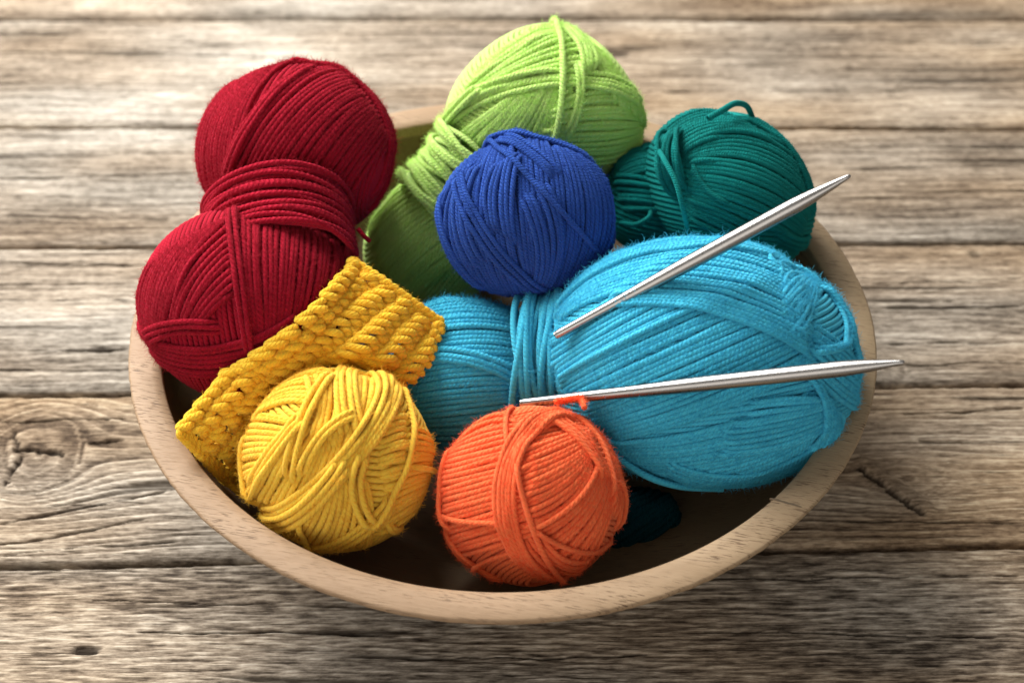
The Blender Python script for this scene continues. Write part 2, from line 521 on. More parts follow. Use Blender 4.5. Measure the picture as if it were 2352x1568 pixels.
def plank(i):
    (c0, k0), (c1, k1) = LINES[i + 1], LINES[i]     # lower (near) and upper (far) joint
    dense = {3: 1, 4: 1, 5: 2, 6: 2, 7: 2}.get(i, 0)
    dy, dx = {0: (.004, .012), 1: (.00065, .0020), 2: (.00046, .0013)}[dense]
    gap = 0.0014
    half = .34 if dense else .6
    xs = np.arange(-half, half + dx, dx)
    if dense:
        ext = np.arange(.36, .62, .02)
        xs = np.concatenate([-ext[::-1], xs, ext])
    ny = int(PW / dy)
    vv = np.linspace(0, 1, ny)
    X, Vv = np.meshgrid(xs, vv, indexing='ij')
    s = i * 3 + 1
    lo = c0 + k0 * X + gap + .0006 * fbm(X * 45, X * 0, s + 60) + .0004 * noise2(X * 220, X * 0, s + 61)
    hi = c1 + k1 * X - gap + .0006 * fbm(X * 45, X * 0, s + 62) + .0004 * noise2(X * 220, X * 0, s + 63)
    Y = lo + (hi - lo) * Vv
    # growth-ring field, bent round the knots
    psi = Y + .0032 * fbm(X * 4, Y * 14, s, 2) + .0007 * noise2(X * 20, Y * 60, s + 1)
    knots = []
    if i == 6:
        knots = [(KNOT_L[0], KNOT_L[1], .019, .021, 1.0), (KNOT_R[0] + .012, KNOT_R[1] - .006, .016, .009, .6)]
    if i == 4:
        knots = [(at_z(1400, 130, 0)[0], at_z(1400, 130, 0)[1], .008, .006, .5)]
    if i == 5:
        knots = [(at_z(2010, 800, 0)[0] + .004, at_z(2010, 740, 0)[1] - .03, .008, .008, .3)]
    kin = np.zeros_like(X)
    for kx, ky, rx, ry, st in knots:
        ddx, ddy = (X - kx) / rx, (Y - ky) / ry
        rho2 = ddx ** 2 + ddy ** 2 + .12 * fbm(X * 60, Y * 60, s + 9)
        psi = psi - (Y - ky) * np.clip(1.0 / np.maximum(rho2, 1.0), 0, 1) * (.9 if st > .55 else .7)
        inside = sstep(1.15, .7, rho2)
        psi = psi * (1 - inside) + inside * (ky + .010 * np.sqrt(np.maximum(rho2, 0)))
        kin = np.maximum(kin, inside * st)
    space = {3: .006, 4: .0055, 5: .0062, 6: .0048, 7: .0034}.get(i, .006)
    ph = psi / space + .5 * fbm(psi * 120, X * 3, s + 2, 2)
    fr = ph - np.floor(ph)
    ring = np.where(fr < .78, fr / .78, (1 - fr) / .22)            # slow rise, quick fall
    ringamp = .55 + .45 * noise2(X * 4, Y * 40, s + 3)
    if i == 6:
        ringamp = .35 + .65 * sstep(.09, -.2, X) + .5 * sstep(0, .09, X) * .5
    if i == 7:
        ringamp = ringamp * .45
    fib = fbm(X * (48 if i == 7 else 24), psi * 650, s + 4, 3)
    fib2 = fbm(X * 95, psi * 900, s + 5, 2)
    shag = fbm(X * 75, Y * 620, s + 6, 3)
    # checks: long thin cracks along the grain
    ck = noise2(X * 7 + 3, psi * 210, s + 7)
    crack = sstep(.44, .58, ck) * sstep(-.2, .25, noise2(X * 5, Y * 18, s + 8))
    patch = fbm(X * 7, Y * 30, s + 10, 3)
    z = .00042 * (ring - .5) * ringamp * 2 + .00022 * fib + .00012 * fib2 - .0011 * crack
    if i == 7:
        z = z + .00030 * shag
    else:
        z = z + .00018 * shag
    tone = .55 + (.5 if i == 6 else .36) * (ring - .45) * ringamp + .22 * fib + .12 * fib2 + .24 * patch
    dark = crack * .75
    warm = np.clip({3: .36, 4: .18, 5: .22, 6: .42, 7: .28}.get(i, .3) + .5 * fbm(X * 6 + 9, Y * 22, s + 11, 2) + .35 * sstep(-.05, .2, X), 0, 1)
    bias = {2: .0, 3: .02, 4: -.03, 5: .0, 6: .0, 7: -.02}.get(i, .1)
    tone = tone + bias
    if i == 7:
        tone = tone + .40 * shag - .02
    if i == 6:
        warm = np.clip(warm + .45 * sstep(-.1, -.24, X) * sstep(-.02, .02, Y - KNOT_L[1] + .03), 0, 1)
        # radial splits in the knot
        kx, ky = KNOT_L[0], KNOT_L[1]
        for (p, q, w) in (((-.012, .012), (-.008, .001), .0008), ((-.008, .001), (.010, -.0015), .0011), ((-.006, -.003), (-.010, -.018), .0008),
                          ((.02, .004), (.034, .006), .0004), ((-.03, .004), (-.02, .0), .0006)):
            a = np.array([kx + p[0], ky + p[1]])
            b = np.array([kx + q[0], ky + q[1]])
            t = np.clip(((X - a[0]) * (b - a)[0] + (Y - a[1]) * (b - a)[1]) / ((b - a) @ (b - a)), 0, 1)
            wob = .0012 * fbm(X * 300, Y * 300, s + 20)
            d = np.hypot(X - a[0] - t * (b - a)[0], Y - a[1] - t * (b - a)[1]) + wob
            g = sstep(w * 1.6, w * .5, d)
            z = z - .0018 * g
            dark = np.maximum(dark, g * .95)
        tone = tone - .10 * kin
        # spike knot on the right: a raised slanting lens with a split beside it
        a = at_z(1985, 1065, 0)[:2]
        b = at_z(2130, 1170, 0)[:2]
        for off, w, hgt in ((0.0, .0032, .0016), (-.0034, .0012, -.002)):
            nrm = np.array([-(b - a)[1], (b - a)[0]]) / np.linalg.norm(b - a)
            aa, bb = a + nrm * off, b + nrm * off
            t = np.clip(((X - aa[0]) * (bb - aa)[0] + (Y - aa[1]) * (bb - aa)[1]) / ((bb - aa) @ (bb - aa)), 0, 1)
            d = np.hypot(X - aa[0] - t * (bb - aa)[0], Y - aa[1] - t * (bb - aa)[1]) + .0008 * fbm(X * 200, Y * 200, s + 21)
            g = sstep(w * 1.4, w * .5, d)
            z = z + hgt * g
            if hgt < 0:
                dark = np.maximum(dark, g * .85)
            else:
                tone = tone * (1 - .5 * g) + .45 * .5 * g
    for (px, py, rx, ry, am) in ((200, 1492, .0055, .0022, .95), (240, 803, .006, .002, .8), (1100, 108, .008, .003, .4), (2090, 690, .02, .0012, .7), (2240, 585, .003, .002, .6),
                                 (1410, 125, .010, .0035, .7)):
        h = at_z(px, py, 0)
        d = ((X - h[0]) / rx) ** 2 + ((Y - h[1]) / ry) ** 2 + .5 * fbm(X * 150, Y * 400, s + 22)
        g = sstep(1.3, .4, d)
        dark = np.maximum(dark, g * am)
        z = z - .0012 * g * am
    # long drying checks
    for (x0, y0, x1, y1, w) in CHECKS:
        a, b = at_z(x0, y0, 0), at_z(x1, y1, 0)
        t = (X - a[0]) / (b[0] - a[0])
        yc = a[1] + (b[1] - a[1]) * t + .0011 * fbm(X * 30, X * 0 + y0, 71)
        wv = w * (.45 + .9 * np.clip(.5 + fbm(X * 55, X * 0 + y0, 72), 0, 1.2)) * sstep(0, .08, t) * sstep(1, .92, t)
        g = sstep(1.25, .35, np.abs(Y - yc) / np.maximum(wv, 1e-6))
        dark = np.maximum(dark, g * .9)
        z = z - .0014 * g
    # rounded, worn edges and sides
    e = np.minimum(Y - lo, hi - Y)
    z = z - .0016 * np.exp(-e / .0011)
    nx, nyy = X.shape
    top = np.stack([X, Y, z], -1)
    th = -.022
    side0 = top[:, :1].copy(); side0[..., 2] = th
    side1 = top[:, -1:].copy(); side1[..., 2] = th
    G = np.concatenate([side0, top, side1], 1)
    tone = np.concatenate([tone[:, :1], tone, tone[:, -1:]], 1)
    dark = np.concatenate([dark[:, :1], dark, dark[:, -1:]], 1)
    warm = np.concatenate([warm[:, :1], warm, warm[:, -1:]], 1)
    my = G.shape[1]
    ii = np.arange(nx - 1)[:, None]
    jj = np.arange(my - 1)[None]
    F = np.stack([ii * my + jj, (ii + 1) * my + jj, (ii + 1) * my + jj + 1, ii * my + jj + 1], -1).reshape(-1, 4)
    org = np.array([0, (c0 + c1) / 2, 0])
    n = add_mesh('plank', G.reshape(-1, 3), F, WOOD, TABLE)
    me = n.o.data
    for nm, arr in (('tone', tone), ('dark', dark), ('warm', warm)):
        a = me.attributes.new(nm, 'FLOAT', 'POINT')
        a.data.foreach_set('value', np.clip(arr, 0, 1).astype(np.float32).ravel())
    return n


for i in range(len(LINES) - 1):
    plank(i)

# ------------------------------------------------------------------ the bowl
BC = np.array([-0.0036, 0.0, 0.0])
BOWL = Node(empty('wooden_bowl', BC, 'round pale wooden bowl holding the yarn on the plank table', 'bowl'), BC)
RZ, RO, RI = .07, .145, .1325


def lathe(prof, seg, name, mat, parent, rough=0.0):
    prof = np.array(prof)
    a = np.linspace(0, 2 * np.pi, seg, endpoint=False)
    R = prof[:, 0][None] * np.ones((seg, 1))
    Z = prof[:, 1][None] * np.ones((seg, 1))
    if rough:
        j = rough * (fbm(a * 40 / 6.28 * 3, a * 0, 90)[:, None] + .8 * noise2(a * 90, a * 0, 91)[:, None])
        R = R + j * (np.arange(len(prof))[None] >= len(prof) - 4)
    V = np.stack([parent.loc[0] + R * np.cos(a)[:, None], parent.loc[1] + R * np.sin(a)[:, None], Z], -1).reshape(-1, 3)
    m = len(prof)
    i = np.arange(seg)[:, None]
    j = np.arange(m - 1)[None]
    F = np.stack([i * m + j, ((i + 1) % seg) * m + j, ((i + 1) % seg) * m + j + 1, i * m + j + 1], -1).reshape(-1, 4)
    return add_mesh(name, V, F, mat, parent)


def r_in(z):
    return RI * np.sqrt(np.clip(1 - ((RZ - z) / .058) ** 2.6, 0, 1))


zs = .012 + (.0655 - .012) * (1 - np.cos(np.linspace(0, np.pi / 2, 26)))
inner = [(max(r_in(z), .0005), z) for z in zs]
outer = [(RO - .0032, .0655), (RO - .006, .062), (RO - .013, .054), (RO - .026, .040), (RO - .045, .024), (RO - .068, .010), (RO - .075, .004), (RO - .077, 0.0005), (.0005, .0005)]
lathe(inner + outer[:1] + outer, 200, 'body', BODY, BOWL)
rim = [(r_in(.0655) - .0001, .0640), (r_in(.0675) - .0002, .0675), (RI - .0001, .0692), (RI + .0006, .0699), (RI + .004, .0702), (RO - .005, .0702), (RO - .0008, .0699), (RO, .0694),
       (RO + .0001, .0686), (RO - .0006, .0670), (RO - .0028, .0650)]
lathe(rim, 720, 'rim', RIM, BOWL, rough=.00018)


m_, nt_, b_ = nodes_of('dark_crack')
b_.inputs['Base Color'].default_value = (.13, .092, .055, 1)
b_.inputs['Roughness'].default_value = .9
ca, cb = at_z(1768, 1143, .0702), at_z(1842, 1164, .0702)
cs = np.linspace(0, 1, 9)[:, None]
cp = ca + (cb - ca) * cs + np.array([0, .0001, 0]) * np.sin(cs * 9)
cw = np.array([.1, .6, 1, .8, 1.1, .9, 1, .7, .2])[:, None] * np.array([.0, .0005, 0])
cv = np.concatenate([cp - cw + [0, 0, .00004], cp + cw + [0, 0, .00004], cp - cw - [0, 0, .001], cp + cw - [0, 0, .001]])
cf = [[i, i + 1, 9 + i + 1, 9 + i] for i in range(8)] + [[18 + i, 18 + i + 1, i + 1, i] for i in range(8)] + [[9 + i, 9 + i + 1, 27 + i + 1, 27 + i] for i in range(8)]
add_mesh('crack', cv, np.array(cf), m_, BOWL)


# ------------------------------------------------------------------ yarn
def octa(p):
    q = p / np.maximum(np.abs(p).sum(-1, keepdims=True), 1e-9)
    x, y, z = q[..., 0], q[..., 1], q[..., 2]
    sx, sy = np.where(x >= 0, 1, -1), np.where(y >= 0, 1, -1)
    ox = np.where(z < 0, (1 - np.abs(y)) * sx, x)
    oy = np.where(z < 0, (1 - np.abs(x)) * sy, y)
    G = 420
    a = np.clip(((ox * .5 + .5) * G).astype(int), 0, G - 1)
    b = np.clip(((oy * .5 + .5) * G).astype(int), 0, G - 1)
    return a * G + b


def smooth1(h, w, closed):
    if w < 2:
        return h
    k = np.hanning(2 * w + 3)[1:-1]
    k /= k.sum()
    hp = np.concatenate([h[-w:], h, h[:w]]) if closed else np.concatenate([np.full(w, h[0]), h, np.full(w, h[-1])])
    return np.convolve(hp, k, 'valid')


def max1(h, w, closed):
    hp = np.concatenate([h[-w:], h, h[:w]]) if closed else np.concatenate([np.full(w, h[0]), h, np.full(w, h[-1])])
    return np.max(np.stack([hp[k:k + len(h)] for k in range(2 * w + 1)]), 0)


class Lobe:
    """an ellipsoid of wound yarn; strands are laid over each other on a height map"""
    def __init__(self, px, py, z, rx, ry, rz=None, tilt=0.0, dia=.0024, sink=2.2, deform=None):
        d = ray(px, py)
        t = (z - CAM[2]) / d[2]
        self.C = CAM + d * t
        self.k = t / FPX                       # metres per picture unit
        e3 = -unit(d)
        e1 = unit(RT - e3 * (RT @ e3))
        e2 = np.cross(e3, e1)
        a = math.radians(tilt)
        self.px, self.py, self.a = px, py, a
        self.E = np.stack([math.cos(a) * e1 + math.sin(a) * e2, -math.sin(a) * e1 + math.cos(a) * e2, e3])
        rz = rz or (rx + ry) / 2
        self.Rpx = np.array([rx, ry, rz], float)
        self.R = self.Rpx * self.k - (sink - .95) * dia
        self.dia = dia
        self.H = np.zeros(420 * 420)
        self.H2 = np.zeros(420 * 420)           # with the bundle being laid
        self.Rm = self.R.mean()
        self.tr = []
        self.deform = deform

    def disc(self, p):
        x, y = p[0] - self.px, -(p[1] - self.py)
        c, s = math.cos(self.a), math.sin(self.a)
        u = np.array([(c * x + s * y) / self.Rpx[0], (-s * x + c * y) / self.Rpx[1]])
        return u

    def lift(self, u):
        r = np.hypot(*u)
        if r > .985:
            u = u / r * .985
        return np.array([u[0], u[1], math.sqrt(max(0, 1 - u @ u))])

    def surf(self, p, h):
        q = p
        if self.deform is not None:
            q = self.deform(p)
        n = unit(p / self.R)
        L = q * self.R + n * np.asarray(h)[..., None]
        return self.C + L @ self.E, n @ self.E

    def lay(self, n, c, a0, a1, mid, closed, wob=.0, sink_ends=True, r=None, stamp=True, press=0.0, tight=4):
        r = r or self.dia / 2
        a = unit(mid - n * (mid @ n))
        b = np.cross(n, a)
        rho = math.sqrt(max(1e-4, 1 - c * c))
        step = .0011
        m = max(8, int(abs(a1 - a0) * rho * self.Rm / step))
        th = np.linspace(a0, a1, m, endpoint=not closed)
        cc = np.full(m, c)
        if wob:
            q1, q2, q3 = rng.uniform(0, 6.28, 3)
            cc = c + wob * (np.sin(2 * th + q1) * .6 + np.sin(3 * th + q2) * .4 + (np.sin(7 * th + q3) * .25))
            cc = np.clip(cc, -.995, .995)
        rr = np.sqrt(1 - cc ** 2)
        p = cc[:, None] * n + rr[:, None] * (np.cos(th)[:, None] * a + np.sin(th)[:, None] * b)
        tan = unit(np.gradient(p, axis=0)) if not closed else unit(np.roll(p, -1, 0) - np.roll(p, 1, 0))
        lat = unit(np.cross(p, tan))
        hs = np.max(np.stack([self.H[octa(unit(p + lat * (o * r / self.Rm)))] for o in (-.55, -.25, 0, .25, .55)]), 0)
        hs = smooth1(max1(hs, 2, closed), tight, closed)
        cap = 3.0 * self.dia
        hs = np.where(hs < cap * .5, hs, cap * .5 + cap * .5 * (1 - np.exp(-(hs - cap * .5) / (cap * .5))))
        hc = hs + .78 * r - press
        fade = np.ones(m)
        if not closed and sink_ends:
            dd = np.minimum(np.arange(m), np.arange(m)[::-1]) * step
            fade = sstep(0, .008, dd)
            hc = hc - (1 - fade) * (2.4 * r + .9 * np.maximum(hs, 0))
        if stamp:
            k = 4
            x0 = np.linspace(0, m - 1, m * k)
            i0 = np.floor(x0).astype(int)
            i1 = np.minimum(i0 + 1, m - 1)
            fr = (x0 - i0)[:, None]
            pf = p[i0] * (1 - fr) + p[i1] * fr
            lf = lat[i0]
            hf = hc[i0] * (1 - fr[:, 0]) + hc[i1] * fr[:, 0]
            for o in np.linspace(-.92, .92, 9):
                np.maximum.at(self.H2, octa(unit(pf + lf * (o * r / self.Rm))), hf + .5 * r * math.sqrt(1 - o * o))
        P, Nn = self.surf(p, hc)
        self.tr.append((P, Nn, r, closed, fade))
        return self.tr[-1]

    def plane3(self, pts):
        if len(pts) == 2:
            p1, p3 = pts
            n = unit(np.cross(p1, p3))
            return n, 0.0, p1, unit(p1 + p3), p3
        p1, p2, p3 = pts
        n = unit(np.cross(p2 - p1, p3 - p1))
        return n, float(n @ p1), p1, p2, p3

    def bundle(self, A, B=None, n=1, ext=18, full=False, sp=.92, jit=.24, wob=.010, press=0.0, rs=1.0, order=None):
        """strands through picture points A (2 or 3 of them) to B, or n parallel to A"""
        out = []
        uA = [self.disc(p) for p in A]
        uB = [self.disc(p) for p in B] if B is not None else None
        if uB is not None and jit < .3:
            dm = np.linalg.norm((self.lift(uA[1]) - self.lift(uB[1])) * self.R)
            n = max(2, min(45, round(dm / (self.dia * .90)) + 1))
        idx = list(range(n))
        if order == 'rev':
            idx = idx[::-1]
        for k in idx:
            if uB is not None:
                f = 0 if n == 1 else k / (n - 1)
                f += rng.normal(0, jit * .5 / max(n - 1, 1))
                pts = [self.lift(a * (1 - f) + b * f) for a, b in zip(uA, uB)]
                off = 0
            else:
                pts = [self.lift(a) for a in uA]
                off = (k - (n - 1) / 2 + rng.normal(0, jit * .5)) * sp * self.dia / self.Rm
            nn, c, p1, p2, p3 = self.plane3(pts)
            if off:
                c = math.sin(np.clip(math.asin(np.clip(c, -1, 1)) + off, -1.5, 1.5))
            a = unit(p2 - nn * (p2 @ nn))
            b = np.cross(nn, a)
            t1 = math.atan2(p1 @ b, p1 @ a)
            t3 = math.atan2(p3 @ b, p3 @ a)
            r = self.dia / 2 * rs * (1 + rng.normal(0, .03))
            w = wob * rng.uniform(.4, 1.3)
            if full:
                out.append(self.lay(nn, c, -math.pi, math.pi, p2, True, w, r=r, press=press))
            else:
                e = math.radians(ext)
                s = 1 if t3 > t1 else -1
                out.append(self.lay(nn, c, t1 - s * e * rng.uniform(.8, 1.2), t3 + s * e * rng.uniform(.8, 1.2), p2, False, w, r=r, press=press))
        self.H = self.H2.copy()
        return out

    def base(self, normal, lim=.93, sp=1.0):
        """one full layer of parallel loops"""
        n = unit(np.array(normal, float))
        a = unit(np.cross(n, [.3, .5, .8]))
        out = []
        for th in np.arange(-math.asin(lim), math.asin(lim), sp * self.dia / self.Rm):
            out.append(self.lay(n, math.sin(th), -math.pi, math.pi, a, True, .006))
        self.H = self.H2.copy()
        return out


def core_mesh(lb, acc, seg=40):
    th = np.linspace(.001, np.pi - .001, seg // 2)
    ph = np.linspace(0, 2 * np.pi, seg, endpoint=False)
    T, Ph = np.meshgrid(th, ph, indexing='ij')
    p = np.stack([np.sin(T) * np.cos(Ph), np.sin(T) * np.sin(Ph), np.cos(T)], -1)
    P, _ = lb.surf(p.reshape(-1, 3), np.zeros(p.shape[0] * p.shape[1]) + lb.dia * .2)
    i = np.arange(len(th) - 1)[:, None]
    j = np.arange(seg)[None]
    F = np.stack([i * seg + j, (i + 1) * seg + j, (i + 1) * seg + (j + 1) % seg, i * seg + (j + 1) % seg], -1).reshape(-1, 4)
    acc.add(P, F)


def decimate_path(P, Nn, closed, step):
    m = max(6, int(len(P) * .0011 / step))
    idx = np.unique(np.linspace(0, len(P) - 1, m).round().astype(int))
    return P[idx], Nn[idx]


def fuzz(paths, n, mat, parent, length=(.0010, .0035), rad=.000035, stray=0):
    n, rad = int(n * 1.8), rad * 1.45
    """loose fibres standing off the strands"""
    ws = np.array([len(p[0]) for p in paths], float)
    pick = rng.choice(len(paths), n + stray, p=ws / ws.sum())
    P0, D0 = [], []
    for q in np.unique(pick):
        P, Nn, r, cl, fd = paths[q]
        c = int((pick == q).sum())
        i = rng.integers(1, len(P) - 1, c)
        t = unit(P[i + 1] - P[i - 1])
        s = np.cross(t, Nn[i])
        a = rng.normal(0, .7, (c, 1))
        o = np.cos(a) * Nn[i] + np.sin(a) * s
        P0.append(P[i] + o * r * .9)
        D0.append(unit(o * rng.uniform(.05, .9, (c, 1)) ** 1.3 + t * rng.normal(0, .8, (c, 1)) + s * rng.normal(0, .5, (c, 1))))
    P0, D0 = np.concatenate(P0), np.concatenate(D0)
    m = len(P0)
    sh = rng.permutation(m)
    P0, D0 = P0[sh], D0[sh]
    L = length[0] + (length[1] - length[0]) * rng.random(m) ** 2.5
    if stray:
        L[-stray:] = rng.uniform(.004, .010, stray)
    bend = rng.normal(0, .75, (m, 3))
    K = 5
    pts = [P0]
    d = D0.copy()
    for k in range(K - 1):
        pts.append(pts[-1] + d * (L / (K - 1))[:, None])
        d = unit(d + bend * .55 + rng.normal(0, .18, (m, 3)))
    pts = np.stack(pts, 1)                                     # m,K,3
    cu = bpy.data.hair_curves.new('loose_fibres')
    cu.add_curves([K] * m)
    cu.position_data.foreach_set('vector', (pts - parent.loc).astype(np.float32).ravel())
    ra = cu.attributes.new('radius', 'FLOAT', 'POINT')
    ra.data.foreach_set('value', np.tile(np.linspace(1, .45, K) * rad, m).astype(np.float32))
    cu.materials.append(mat)
    o = bpy.data.objects.new('loose_fibres', cu)
    scene.collection.objects.link(o)
    o.parent = parent.o
    o['kind'] = 'stuff'
    return o


def resample(P, Nn, closed, step):
    if closed:
        P, Nn = np.concatenate([P, P[:1]]), np.concatenate([Nn, Nn[:1]])
    sl = np.concatenate([[0], np.cumsum(np.linalg.norm(np.diff(P, axis=0), axis=1))])
    q = np.linspace(0, sl[-1], max(8, int(sl[-1] / step)), endpoint=not closed)
    f = lambda A: np.stack([np.interp(q, sl, A[:, k]) for k in range(3)], -1)
    return f(P), unit(f(Nn))


def thick(n, closed, step):
    """uneven spinning: the yarn swells and thins along its length"""
    x = np.arange(n) * step
    w = fbm(x * 70, x * 0 + rng.uniform(0, 99), 3, 3) * .10
    if closed:
        e = np.minimum(np.arange(n), np.arange(n)[::-1]) / max(1, n * .1)
        w = w * np.clip(e, 0, 1)
    return 1 + w


PLY = {'turquoise_yarn': (3, .0050, .12, .00055), 'red_yarn': (3, .0060, .13, .00068)}


def put_strands(trs, mat, parent, sides=8, step=.0018, name='strand'):
    ply = PLY.get(mat.name)
    for (P, Nn, r, closed, fd) in trs:
        if ply:
            p, n = resample(P, Nn, closed, ply[3])
            r = r * thick(len(p), closed, ply[3])
            V, F, uv, _, _ = tube(p, n, r * 1.04, 9, closed, caps=False, ply=ply[:3])
        else:
            p, n = decimate_path(P, Nn, closed, step)
            r = r * thick(len(p), closed, step)
            V, F, uv, _, _ = tube(p, n, r, sides, closed, caps=False)
        add_mesh(name, V, F, mat, parent, uv)


def core(lb, base, mat, parent, name):
    acc = Acc()
    core_mesh(lb, acc)
    for (P, Nn, r, closed, fd) in base:
        p, n = decimate_path(P, Nn, closed, .003)
        acc.tube(p, n, r, 6, closed)
    return acc.build(name, mat, parent)


def free_tube(pts, r, mat, parent, name='strand', sides=8, nref=None, m=30):
    """a strand through 3-D control points (Catmull-Rom)"""
    Pc = np.array(pts, float)
    Pc = np.concatenate([[2 * Pc[0] - Pc[1]], Pc, [2 * Pc[-1] - Pc[-2]]])
    n = len(Pc) - 3
    out = []
    for t in np.linspace(0, n - 1e-6, m):
        i = int(t)
        f = t - i
        a, b, c, d = Pc[i:i + 4]
        out.append(.5 * ((2 * b) + (-a + c) * f + (2 * a - 5 * b + 4 * c - d) * f * f + (-a + 3 * b - 3 * c + d) * f ** 3))
    out = np.array(out)
    nr = np.tile(unit(-FW if nref is None else nref) + np.array([.013, .007, .01]), (m, 1))
    V, F, uv, _, _ = tube(out, nr, r, sides, False, caps=False)
    return add_mesh(name, V, F, mat, parent, uv), (out, nr, r, False, np.ones(m))


def new_thing(name, lb, label, cat, group=None):
    base = lb.C - np.array([0, 0, lb.R[2]])
    return Node(empty(name, base, label, cat, group), base)


GB, GS = 'balls of yarn in the bowl', 'skeins of yarn in the bowl'

# ---- orange ball
def zo(x, y):    # picture points measured on an enlargement
    return (940.7 + x * .33, 874.9 + y * .33)


L = Lobe(1222, 1138, .062, 218, 216, 214, 0, .0020, 2.5)
ORANGE = L
T = new_thing('yarn_ball', L, 'small orange ball of smooth yarn at the front of the bowl', 'yarn ball', GB)
b = L.base((.3, -.9, .2))
c = core(L, b, YM['orange'], T, 'wound_core')
S = []
S += L.bundle([zo(215, 330), zo(420, 300), zo(700, 240)], [zo(330, 1230), zo(520, 1160), zo(760, 1080)], 22, ext=22)
S += L.bundle([zo(820, 480), zo(1020, 400), zo(1250, 330)], [zo(860, 1000), zo(1050, 900), zo(1260, 600)], 13, ext=16)
S += L.bundle([zo(880, 1010), zo(1100, 880), zo(1290, 620)], [zo(1180, 1330), zo(1330, 1110), zo(1420, 800)], 14, ext=16)
S += L.bundle([zo(860, 1120), zo(1000, 1260), zo(1220, 1290)], n=5, ext=14)
S += L.bundle([zo(1210, 250), zo(1370, 480), zo(1400, 760)], [zo(1300, 330), zo(1480, 640), zo(1490, 980)], 6, ext=16)
S += L.bundle([zo(860, 380), zo(950, 260), zo(1120, 270)], n=4, ext=12)
S += L.bundle([zo(1000, 260), zo(1180, 400), zo(1350, 660)], n=3, ext=10)
S += L.bundle([zo(230, 1010), zo(380, 1210), zo(640, 1400)], [zo(210, 1060), zo(330, 1260), zo(560, 1410)], 3, ext=12)
S += L.bundle([zo(190, 925), zo(400, 970), zo(660, 975)], n=1, ext=14)
S += L.bundle([zo(440, 1300), zo(590, 1230), zo(760, 1170)], n=1, ext=12)
S += L.bundle([zo(705, 150), zo(680, 280), zo(690, 440)], n=1, ext=14)
S += L.bundle([zo(205, 560), zo(215, 750), zo(240, 930)], n=1, ext=18)
S += L.bundle([zo(1000, 205), zo(665, 520), zo(880, 1350)], [zo(1060, 260), zo(775, 560), zo(1010, 1350)], 6, ext=26, jit=.3)
S += L.bundle([zo(760, 580), zo(850, 960), zo(1080, 1370)], n=1, ext=10)
S += L.bundle([zo(890, 1030), zo(1180, 1170), zo(1420, 1120)], n=1, ext=12)
S += L.bundle([zo(1430, 700), zo(1515, 860), zo(1480, 1060)], n=1, ext=22)
put_strands(S, YM['orange'], T, 8, .0018)
tp, _t = free_tube([L.surf(L.lift(L.disc(zo(1000, 170))), .004)[0], L.surf(L.lift(L.disc(zo(1150, 190))), .0085)[0], at_t(*zo(1218, 188), (L.k * FPX) - .010)], .0010, YM['orange'], T, 'loose_end', m=14)
fuzz(S, 15000, FM['orange'], T, (.0006, .0030))
fuzz([_t], 500, FM['orange'], T, (.001, .003))


# ---- yellow ball
def zy(x, y):
    return (395 + x * .468, 583 + y * .468)


L = Lobe(779, 1055, .066, 225, 222, 222, 0, .0023, 2.5)
YELLOW = L
T = new_thing('yarn_ball', L, 'yellow ball of thick loosely wound yarn beside the bowl rim', 'yarn ball', GB)
b = L.base((.2, .9, .4))
core(L, b, YM['yellow'], T, 'wound_core')
S = []
S += L.bundle([zy(345, 760), zy(480, 790), zy(640, 830)], [zy(350, 1120), zy(430, 1080), zy(560, 1060)], 9, ext=16)
S += L.bundle([zy(450, 680), zy(580, 590), zy(780, 560)], [zy(420, 790), zy(560, 720), zy(720, 760)], 6, ext=14)
S += L.bundle([zy(1180, 860), zy(1240, 870), zy(1300, 910)], [zy(1000, 1390), zy(1100, 1330), zy(1230, 1240)], 10, ext=14)
S += L.bundle([zy(1040, 820), zy(1100, 800), zy(1160, 790)], [zy(1010, 1110), zy(1080, 1080), zy(1150, 1060)], 6, ext=10)
S += L.bundle([zy(400, 1200), zy(480, 1080), zy(620, 880)], [zy(770, 1290), zy(820, 1150), zy(860, 950)], 10, ext=16)
S += L.bundle([zy(560, 1400), zy(640, 1300), zy(720, 1160)], [zy(960, 1440), zy(990, 1300), zy(960, 1120)], 9, ext=14)
S += L.bundle([zy(700, 1450), zy(880, 1380), zy(1050, 1240)], n=3, ext=14)
S += L.bundle([zy(660, 600), zy(690, 720), zy(660, 880)], [zy(1060, 590), zy(1010, 780), zy(960, 960)], 8, ext=14)
S += L.bundle([zy(860, 540), zy(850, 700), zy(870, 860)], n=4, ext=14)
S += L.bundle([zy(770, 620), zy(650, 860), zy(600, 1060)], n=2, ext=14)
S += L.bundle([zy(640, 1080), zy(740, 900), zy(900, 790)], n=2, ext=10)
S += L.bundle([zy(620, 850), zy(490, 1010), zy(365, 1200)], n=3, ext=16)
S += L.bundle([zy(1000, 570), zy(900, 900), zy(480, 1250)], [zy(1130, 640), zy(960, 960), zy(560, 1340)], 5, ext=22, jit=.5)
S += L.bundle([zy(940, 960), zy(900, 1120), zy(1000, 1330)], n=2, ext=12)
S += L.bundle([zy(1060, 1290), zy(1120, 1350), zy(1200, 1330)], n=2, ext=10)
S += L.bundle([zy(1150, 660), zy(1165, 950), zy(1000, 1290)], n=1, ext=16)
S += L.bundle([zy(440, 1330), zy(600, 1280), zy(800, 1080)], n=3, ext=18)
S += L.bundle([zy(340, 930), zy(350, 1050), zy(400, 1200)], n=1, ext=18)
S += L.bundle([zy(1180, 1040), zy(1240, 1050), zy(1300, 1070)], n=1, ext=12)
S += L.bundle([zy(640, 1290), zy(650, 1360), zy(690, 1450)], n=1, ext=10)
put_strands(S, YM['yellow'], T, 8, .002)
fuzz(S, 15000, FM['yellow'], T, (.0006, .0030))


